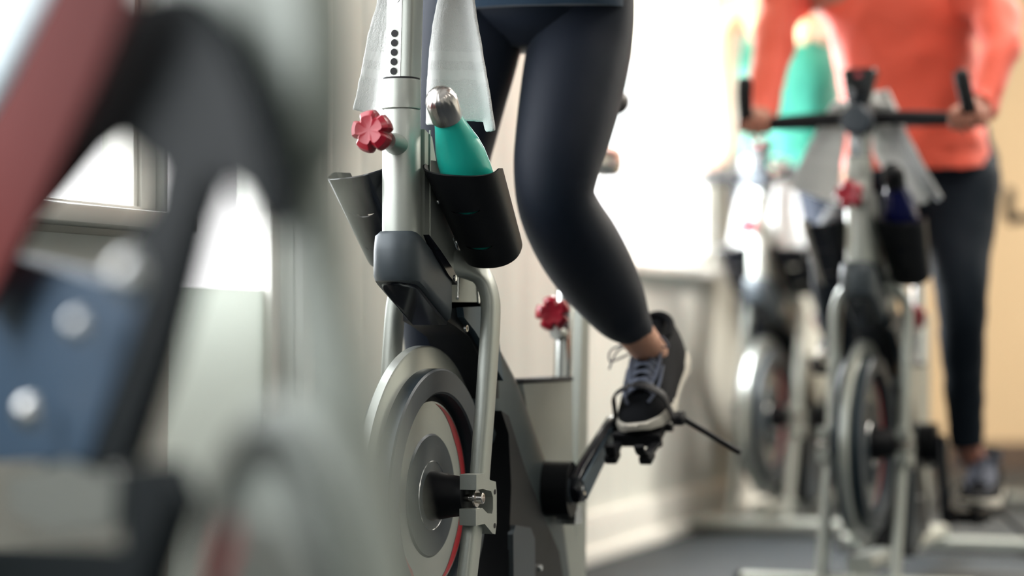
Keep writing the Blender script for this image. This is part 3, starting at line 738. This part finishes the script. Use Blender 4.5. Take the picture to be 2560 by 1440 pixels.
left = [(V((-.47, .085, 1.27)), .110)] + LEGL + [(LEGL[-1][0].lerp(lt['an'][0], .35), LEGL[-1][1] * .80)]
garment('leggings', [(V((-.47, 0, 1.115)), (.06, .06)), (V((-.47, 0, 1.165)), (.13, .115)), (V((-.47, 0, 1.235)), (.176, .135)), (V((-.46, 0, 1.36)), (.165, .125))], [left, right], 'legging', p1)
garment('training_top', [(V((-.47, 0, 1.183)), (.190, .150)), (V((-.465, 0, 1.26)), (.184, .146)), (V((-.45, 0, 1.34)), (.175, .14)), (V((-.40, 0, 1.46)), (.165, .125)), (V((-.31, 0, 1.62)), (.19, .12)), (V((-.26, 0, 1.71)), (.10, .08))],
        [[(V((-.29, s * .15, 1.65)), .065), (V((-.26, s * .20, 1.60)), .062), (V((-.20, s * .225, 1.51)), .052)] for s in (1, -1)], 'navy', p1, .008, .05)
shoe_on(p1, heel, toe, (.48, -.10, .87))
shoe_on(p1, (-.475, -.17, .262), (-.22, -.17, .238), (0, 0, 1))
face_parts(p1, *hc, 'brown')

# --- rider in the coral top
p2 = empty('person', 'person in a coral long-sleeved top gripping the handlebar of the second bike', 'person', B2)
Q = B2.on; QX = B2.onx
pd = ped(-80)
N, E = {}, []
N['pel'] = (V((-.50, .05, 1.00)), (.10, .10)); N['belly'] = (V((-.44, .04, 1.14)), (.11, .09)); N['chest'] = (V((-.34, .03, 1.34)), (.13, .09)); N['nk0'] = (V((-.26, .02, 1.48)), .07); E += chain('pel', 'belly', 'chest', 'nk0')
hc = head_nodes(N, E, V((-.22, .02, 1.54)), V((-.18, .02, 1.76)), V((1, 0, -.2))); E.append(('nk0', 'neck'))
kneeL = QX(2405, 760, -.36); 
LEG2 = {'L': [(QX(2402, 450, -.47), .100), (QX(2398, 590, -.42), .083), (kneeL, .062), (QX(2408, 900, -.42), .054), (QX(2412, 1000, -.46), .048), (QX(2418, 1125, -.50), .036)],
        'R': [(V((-.47, -.06, .93)), .10), (V((-.36, -.09, .88)), .085), (V((-.20, -.11, .80)), .062), (V((-.26, -.12, .69)), .055), (V((-.33, -.13, .60)), .045), (V((-.41, -.14, .55)), .035)]}
FOOT2 = {'L': (pd + V((-.17, .19, .05)), pd + V((.10, .20, .018))), 'R': (ped(100) + V((-.17, -.17, .05)), ped(100) + V((.10, -.17, .02)))}
for t in 'LR':
    ks = []
    for i, (p, r) in enumerate(LEG2[t]): N[f'{t}{i}'] = (p, r * (.78 if i < 5 else 1)); ks.append(f'{t}{i}')
    h, to = FOOT2[t]; N[t + 'h'] = (h.lerp(to, .2) + V((0, 0, .045)), .03); N[t + 't'] = (h.lerp(to, .75) + V((0, 0, .03)), .02)
    E += chain('pel', *ks, t + 'h', t + 't')
hzB = 1.19 - .092
hzC = 1.19 - .12
ARM2 = {'L': [QX(2412, -20, -.28), QX(2478, 15, -.20), QX(2500, 120, -.10), QX(2462, 250, .0)], 'R': [QX(1985, -40, -.28), QX(1952, 30, -.22), QX(1925, 150, -.12), QX(1905, 290, .0)]}
RAD = [.062, .055, .045, .034]
HANDC = {'L': V((.050, .258, hzB - .002)), 'R': V((.050, -.248, hzB - .002))}
for t, s in (('L', 1), ('R', -1)):
    ks = []
    for i, p in enumerate(ARM2[t]): N[f'{t}a{i}'] = (p, RAD[i] * .82); ks.append(f'{t}a{i}')
    pc = HANDC[t] + V((-.012, 0, .020)); wr = ARM2[t][3].lerp(pc, .75)
    N[t + 'wr'] = (wr + V((-.02, s * .012, .012)), .026); N[t + 'palm'] = (pc, (.034, .022))
    E += [('chest', ks[0])] + chain(*ks, t + 'wr', t + 'palm')
    fingers(N, E, t, pc, (1, -s * .15, -.1), (0, s, 0), (-.1, 0, -1), s)
skin('body', N, E, 'skind', p2, 'pel')
def legs(D, pel, k=1.08, e=.85, er=.042):
    out = []
    for t, s_ in (('L', 1), ('R', -1)):
        L2 = [(pel + V((0, s_ * .06, .0)), .10)] + [(p, r * k) for p, r in D[t][:-1]] + [(D[t][-2][0].lerp(D[t][-1][0], e), er)]
        out.append(L2)
    return out
garment('trousers', [(V((-.50, .05, .87)), (.05, .05)), (V((-.50, .05, .93)), (.13, .11)), (V((-.50, .05, 1.0)), (.185, .135)), (V((-.48, .05, 1.12)), (.16, .125))], legs(LEG2, V((-.50, .05, .98)), 1.0), 'pants2', p2, .012, .05)
QH = lambda px, py, x: B2.onx(px, py, x)
garment('long_sleeved_top', [(V((-.44, .03, 1.02)), (.182, .148)), (V((-.43, .03, 1.10)), (.182, .150)), (V((-.40, .035, 1.20)), (.168, .130)), (V((-.35, .03, 1.33)), (.178, .125)), (V((-.30, .03, 1.43)), (.19, .11)), (V((-.27, .02, 1.49)), (.10, .08))],
        [[(ARM2[t][0].lerp(V((-.30, 0, 1.38)), .25), .07)] + [(p, RAD[i] * 1.02) for i, p in enumerate(ARM2[t])] + [(ARM2[t][3].lerp(HANDC[t], .45), .036)] for t in 'LR'], 'coral', p2, .030, .07)
for t in 'LR': shoe_on(p2, *FOOT2[t], (0, 0, 1))
face_parts(p2, *hc, 'brown')

# --- rider in the turquoise vest, farthest
p3 = empty('person', 'person with long blond hair in a turquoise vest on the farthest bike', 'person', B3)
QX = B3.onx
N, E = {}, []
pel = QX(1985, 400, -.50); bel = QX(1978, 270, -.44); ch = QX(1965, 110, -.34); nk = QX(1965, 0, -.26)
N['pel'] = (pel, (.12, .12)); N['belly'] = (bel, (.115, .09)); N['chest'] = (ch, (.13, .10)); N['nk0'] = (nk + V((0, 0, .03)), .06); E += chain('pel', 'belly', 'chest', 'nk0')
hc = head_nodes(N, E, nk + V((.04, 0, .08)), nk + V((.08, 0, .30)), V((1, 0, -.3))); E.append(('nk0', 'neck'))
pd = ped(20)
LEG3 = {'L': [(pel + V((.08, .10, -.08)), .095), (V((-.30, .12, .86)), .075), (V((-.15, .13, .80)), .06), (V((-.22, .15, .66)), .05), (pd + V((-.11, .16, .12)), .036)],
        'R': [(pel + V((.04, -.10, -.08)), .095), (V((-.36, -.12, .80)), .075), (V((-.30, -.12, .62)), .058), (V((-.50, -.14, .42)), .048), (ped(200) + V((-.11, -.16, .12)), .036)]}
FOOT3 = {'L': (pd + V((-.17, .17, .05)), pd + V((.10, .17, .02))), 'R': (ped(200) + V((-.17, -.17, .05)), ped(200) + V((.10, -.17, .02)))}
for t in 'LR':
    ks = []
    for i, (p, r) in enumerate(LEG3[t]): N[f'{t}{i}'] = (p, r * (.78 if i < 4 else 1)); ks.append(f'{t}{i}')
    h, to = FOOT3[t]; N[t + 'h'] = (h.lerp(to, .2) + V((0, 0, .045)), .03); N[t + 't'] = (h.lerp(to, .75) + V((0, 0, .03)), .02)
    E += chain('pel', *ks, t + 'h', t + 't')
ARM3 = {'R': [QX(1835, 30, -.28), QX(1805, 90, -.24), QX(1800, 260, -.14), QX(1805, 400, .0)], 'L': [QX(2120, 30, -.28), QX(2150, 120, -.2), QX(2140, 260, -.1), QX(2110, 400, .0)]}
for t, s in (('L', 1), ('R', -1)):
    ks = []
    for i, p in enumerate(ARM3[t]): N[f'{t}a{i}'] = (p, (.055, .047, .038, .028)[i]); ks.append(f'{t}a{i}')
    pc = V((.045, s * .255, hzC + .022)); N[t + 'palm'] = (pc, (.032, .020))
    E += [('chest', ks[0])] + chain(*ks, t + 'palm')
    fingers(N, E, t, pc, (1, 0, -.1), (0, s, 0), (-.1, 0, -1), s)
skin('body', N, E, 'skinp', p3, 'pel')
garment('vest', [(pel + V((.02, 0, .0)), (.165, .14)), (bel, (.150, .12)), (ch - V((0, 0, .05)), (.155, .118)), (ch + V((.02, 0, .05)), (.115, .09))],
        [[(ch + V((.09, s * .06, .0)), (.03, .02)), (ch + V((.07, s * .085, .09)), (.022, .012)), (ch + V((.0, s * .095, .15)), (.02, .012)), (ch + V((-.08, s * .09, .08)), (.022, .012))] for s in (1, -1)], 'mint', p3, .02, .06)
garment('leggings', [(pel + V((0, 0, -.13)), (.05, .05)), (pel + V((0, 0, -.07)), (.13, .11)), (pel, (.17, .13)), (pel + V((.01, 0, .06)), (.15, .12))], legs(LEG3, pel, 1.0, .8), 'legging', p3)
for t in 'LR': shoe_on(p3, *FOOT3[t], (0, 0, 1))
face_parts(p3, *hc, 'blond', 1)

# ------------------------------------------------------------------ the room
WD = V((.334, 1, 0)).normalized(); WO = V((-.592, 4.02, 0)); WR = math.atan2(WD.y, WD.x)
def wallobj(name, bm, m, **k):
    o = link(name, bm, m, **k); o.location = WO; o.rotation_euler = (0, 0, WR); return o
S0, S1, HH = -7.5, 6.85, 2.9
def S_at(px): return (1.935 / (.334 - (px - 1280) / FPX) - 4.02) / WD.y
WIN = [(-5.6, -3.4, .82, 2.3), (-2.5, S_at(412), .765, 2.3), (2.30, S_at(1785), .80, 2.3)]
DOOR = (S_at(420), .575, 0.0, 2.2)
ops = sorted(WIN + [DOOR])
bm = BM(); xs = S0
def wbox(a, b, z0, z1):
    # board cladding: shallow grooves every 0.11 m on the room side
    k = max(1, round((b - a) / .17)) if a > .3 and z0 < HH else 1
    bs = [bm.verts.new(v) for v in ((a, .12, z0), (b, .12, z0), (b, .12, z1), (a, .12, z1))]
    prof = [(a, 0)]
    for i in range(1, k):
        x = a + (b - a) * i / k; prof += [(x - .012, 0), (x, .004), (x + .012, 0)]
    prof.append((b, 0))
    lo = [bm.verts.new((x, y, z0)) for x, y in prof]; hi = [bm.verts.new((x, y, z1)) for x, y in prof]
    ring_faces(bm, lo, hi, closed=False)
    bm.faces.new((bs[0], bs[3], bs[2], bs[1])); bm.faces.new((lo[0], hi[0], bs[3], bs[0])); bm.faces.new((lo[-1], bs[1], bs[2], hi[-1]))
    bm.faces.new(lo + [bs[1], bs[0]]); bm.faces.new(hi[::-1] + [bs[3], bs[2]])
for a, b, z0, z1 in ops:
    wbox(xs, a, 0, HH)
    if z0 > 0: wbox(a, b, 0, z0)
    wbox(a, b, z1, HH); xs = b
wbox(xs, S1, 0, HH)
tag(wallobj('wall_left', bm, 'wall', ang=20), kind='structure')
for i, (a, b, z0, z1) in enumerate(WIN):
    w = empty(f'window_{i+1}', None, None, loc=WO, rot=WR); tag(w, kind='structure')
    bm = BM(); f = .055
    box(bm, ((a + b) / 2, .045, z0 + f / 2), (b - a, .06, f), .004); box(bm, ((a + b) / 2, .045, z1 - f / 2), (b - a, .06, f), .004)
    for x in (a + f / 2, b - f / 2): box(bm, (x, .045, (z0 + z1) / 2), (f, .06, z1 - z0), .004)
    if i < 2: box(bm, (S_at(366) if i == 1 else b - .16, .045, (z0 + z1) / 2), (.014, .05, z1 - z0 - .02), .003)
    link('window_frame', bm, 'trim', w)
    bm = BM(); box(bm, ((a + b) / 2, .045, (z0 + z1) / 2), (b - a - .04, .006, z1 - z0 - .04), 0); link('window_pane', bm, 'glass', w, smooth=False)
    bm = BM(); box(bm, ((a + b) / 2, .0, z0 - .012 + (.04 if i == 1 else 0)), (b - a + .02, .11, .03), .006); link('window_sill', bm, 'trim', w)
w = empty('door_1', None, None, loc=WO, rot=WR); tag(w, kind='structure')  # glazed door added to give the bright stretch of wall
a, b, z0, z1 = DOOR; bm = BM()
for x, w_ in ((a + .008, .016), (b - .035, .045)): box(bm, (x, .045, 1.1), (w_, .05, 2.18), .004)
box(bm, ((a + b) / 2, .045, 2.15), (b - a - .02, .05, .08), .004); box(bm, ((a + b) / 2, .045, .08), (b - a - .02, .05, .14), .004)
link('door_leaf', bm, 'trim', w); bm = BM(); box(bm, ((a + b) / 2, .045, 1.41), (b - a - .06, .006, 1.44), 0); link('door_pane', bm, 'glass', w, smooth=False)
bm = BM(); box(bm, ((a + b) / 2, .045, .42), (b - a - .06, .01, .54), 0); link('frosted_pane', bm, 'frost', w, smooth=False)  # translucent pane put in so the brightness fades out downwards
bm = BM()
for x in (b + .03,): box(bm, (x, -.008, 1.1), (.05, .024, 2.25), .004)
tag(wallobj('trim_1', bm, 'trim'), kind='structure')
bm = BM(); box(bm, (S_at(788), -.012, 1.2), (.03, .03, 2.4), .006); box(bm, (S_at(770), -.008, 1.2), (.018, .02, 2.4), .004); tag(wallobj('trim_2', bm, 'trim'), kind='structure')
bm = BM()
for aa, bb in ((S0, a - .055), (b + .055, S1)):
    box(bm, ((aa + bb) / 2, -.010, .065), (bb - aa, .022, .13), .005); box(bm, ((aa + bb) / 2, -.02, .02), (bb - aa, .042, .04), .006)
tag(wallobj('baseboard_left', bm, 'trim'), kind='structure')
# blind, half down in the window behind the leg
a, b, z0, z1 = WIN[2]
t = empty('roller_blind', 'cream roller blind lowered over the upper part of the window behind the sharp rider', 'blind', loc=WO, rot=WR)
bm = BM(); nb = 20; lo = []; 
A = [bm.verts.new((a + .02 + (b - a - .04) * i / nb, -.004 + .0015 * math.sin(i), 1.385)) for i in range(nb + 1)]; Bv = [bm.verts.new((a + .02 + (b - a - .04) * i / nb, -.004 + .0015 * math.sin(i + 1), 2.24)) for i in range(nb + 1)]
ring_faces(bm, A, Bv, closed=False); o = link('blind_cloth', bm, 'blind', t); o.modifiers.new('w', 'SOLIDIFY').thickness = .001
bm = BM(); tube(bm, [(a + .02, -.03, 2.26), (b - .02, -.03, 2.26)], .022, 16); link('roller', bm, 'trim', t)
bm = BM(); tube(bm, [(a + .02, -.004, 1.385), (b - .02, -.004, 1.385)], (.006, .01), 10); link('hem_bar', bm, 'trim', t)
# floor, back wall, right wall, rear wall, ceiling
def slab(name, c, s, m, rot=0):
    bm = BM(); box(bm, (0, 0, 0), s, 0); o = link(name, bm, m, smooth=False); o.location = c; o.rotation_euler.z = rot; return tag(o, kind='structure')
def slab_poly(name, z0, z1, m):
    a_ = WO + WD * (S0 - .0); b_ = WO + WD * (S1 + .2); n_ = V((-WD.y, WD.x, 0)) * .11; a_ += n_; b_ += n_
    pts = [(a_.x, a_.y), (6.0, a_.y), (6.0, 10.8), (b_.x, 10.8), (b_.x, b_.y)] if b_.y < 10.8 else [(a_.x, a_.y), (6.0, a_.y), (6.0, b_.y), (b_.x, b_.y)]
    bm = BM(); loft(bm, [[(x, y, z0) for x, y in pts], [(x, y, z1) for x, y in pts]]); return tag(link(name, bm, m, smooth=False), kind='structure')
slab_poly('floor', -.1, 0, 'floor')
slab_poly('ceiling', HH, HH + .1, 'ceil')
slab('wall_back', (3.78, 10.62, HH / 2), (4.4, .2, HH), 'tan')
slab('baseboard_back', (3.78, 10.505, .06), (4.3, .03, .12), 'brown_trim')
slab('wall_right', (5.6, 3.4, HH / 2), (.2, 14.6, HH), 'wall')
slab('wall_rear', (1.4, -3.6, HH / 2), (9, .2, HH), 'wall')

# ------------------------------------------------------------------ light
def area(name, loc, rot, sx, sy, e, col):
    l = bpy.data.lights.new(name, 'AREA'); l.shape = 'RECTANGLE'; l.size = sx; l.size_y = sy; l.energy = e; l.color = col
    o = bpy.data.objects.new(name, l); COL.objects.link(o); o.location = loc; o.rotation_euler = rot; return o
def wall_pt(s, y, z): return WO + Matrix.Rotation(WR, 3, 'Z') @ V((s, y, z))
def aim(o, d): o.rotation_euler = V(d).to_track_quat('-Z', 'Y').to_euler()
WN = Matrix.Rotation(WR, 3, 'Z') @ V((0, -1, 0))
for i, ((a, b, z0, z1), e) in enumerate(zip(WIN, (8, 34, 220))):
    l = area(f'daylight_{i}', wall_pt((a + b) / 2, .20, (z0 + z1) / 2), (0, 0, 0), b - a, z1 - z0, e, (.93, .97, 1.)); aim(l, WN + V((0, 0, -.15)))
l = area('daylight_door', wall_pt(.31, .20, 1.4), (0, 0, 0), .5, 1.5, 16, (.93, .97, 1)); aim(l, WN)  # lights the added door from behind
for i, (x, y, e) in enumerate(((1.6, .4, 14), (1.8, 4.2, 22), (1.9, 5.9, 45), (3.2, 7.8, 170))):  # unseen fill panels added under the ceiling; one is set to wash the wall
    area(f'ceiling_lamp_{i}', (x, y, HH - .03), (0, 0, 0), 1.2, 1.2, e, (1., .94, .85))
w = bpy.data.worlds.new('World'); sc.world = w; w.use_nodes = True
w.node_tree.nodes['Background'].inputs[0].default_value = (1, 1, 1, 1); w.node_tree.nodes['Background'].inputs[1].default_value = 1.7

# ------------------------------------------------------------------ camera
cam = bpy.data.cameras.new('camera'); co = bpy.data.objects.new('camera', cam); COL.objects.link(co); sc.camera = co
cam.lens = 85; cam.sensor_width = 36; co.location = (0, 0, CZ); co.rotation_euler = (math.pi / 2 + PIT, 0, 0)
cam.clip_start = .02
cam.dof.use_dof = True; cam.dof.focus_distance = 3.80; cam.dof.aperture_fstop = 85 / 58; cam.dof.aperture_blades = 9
sc.view_settings.view_transform = 'Standard'; sc.view_settings.look = 'None'; sc.view_settings.gamma = 1; sc.view_settings.exposure = .38
sc.cycles.use_denoising = True
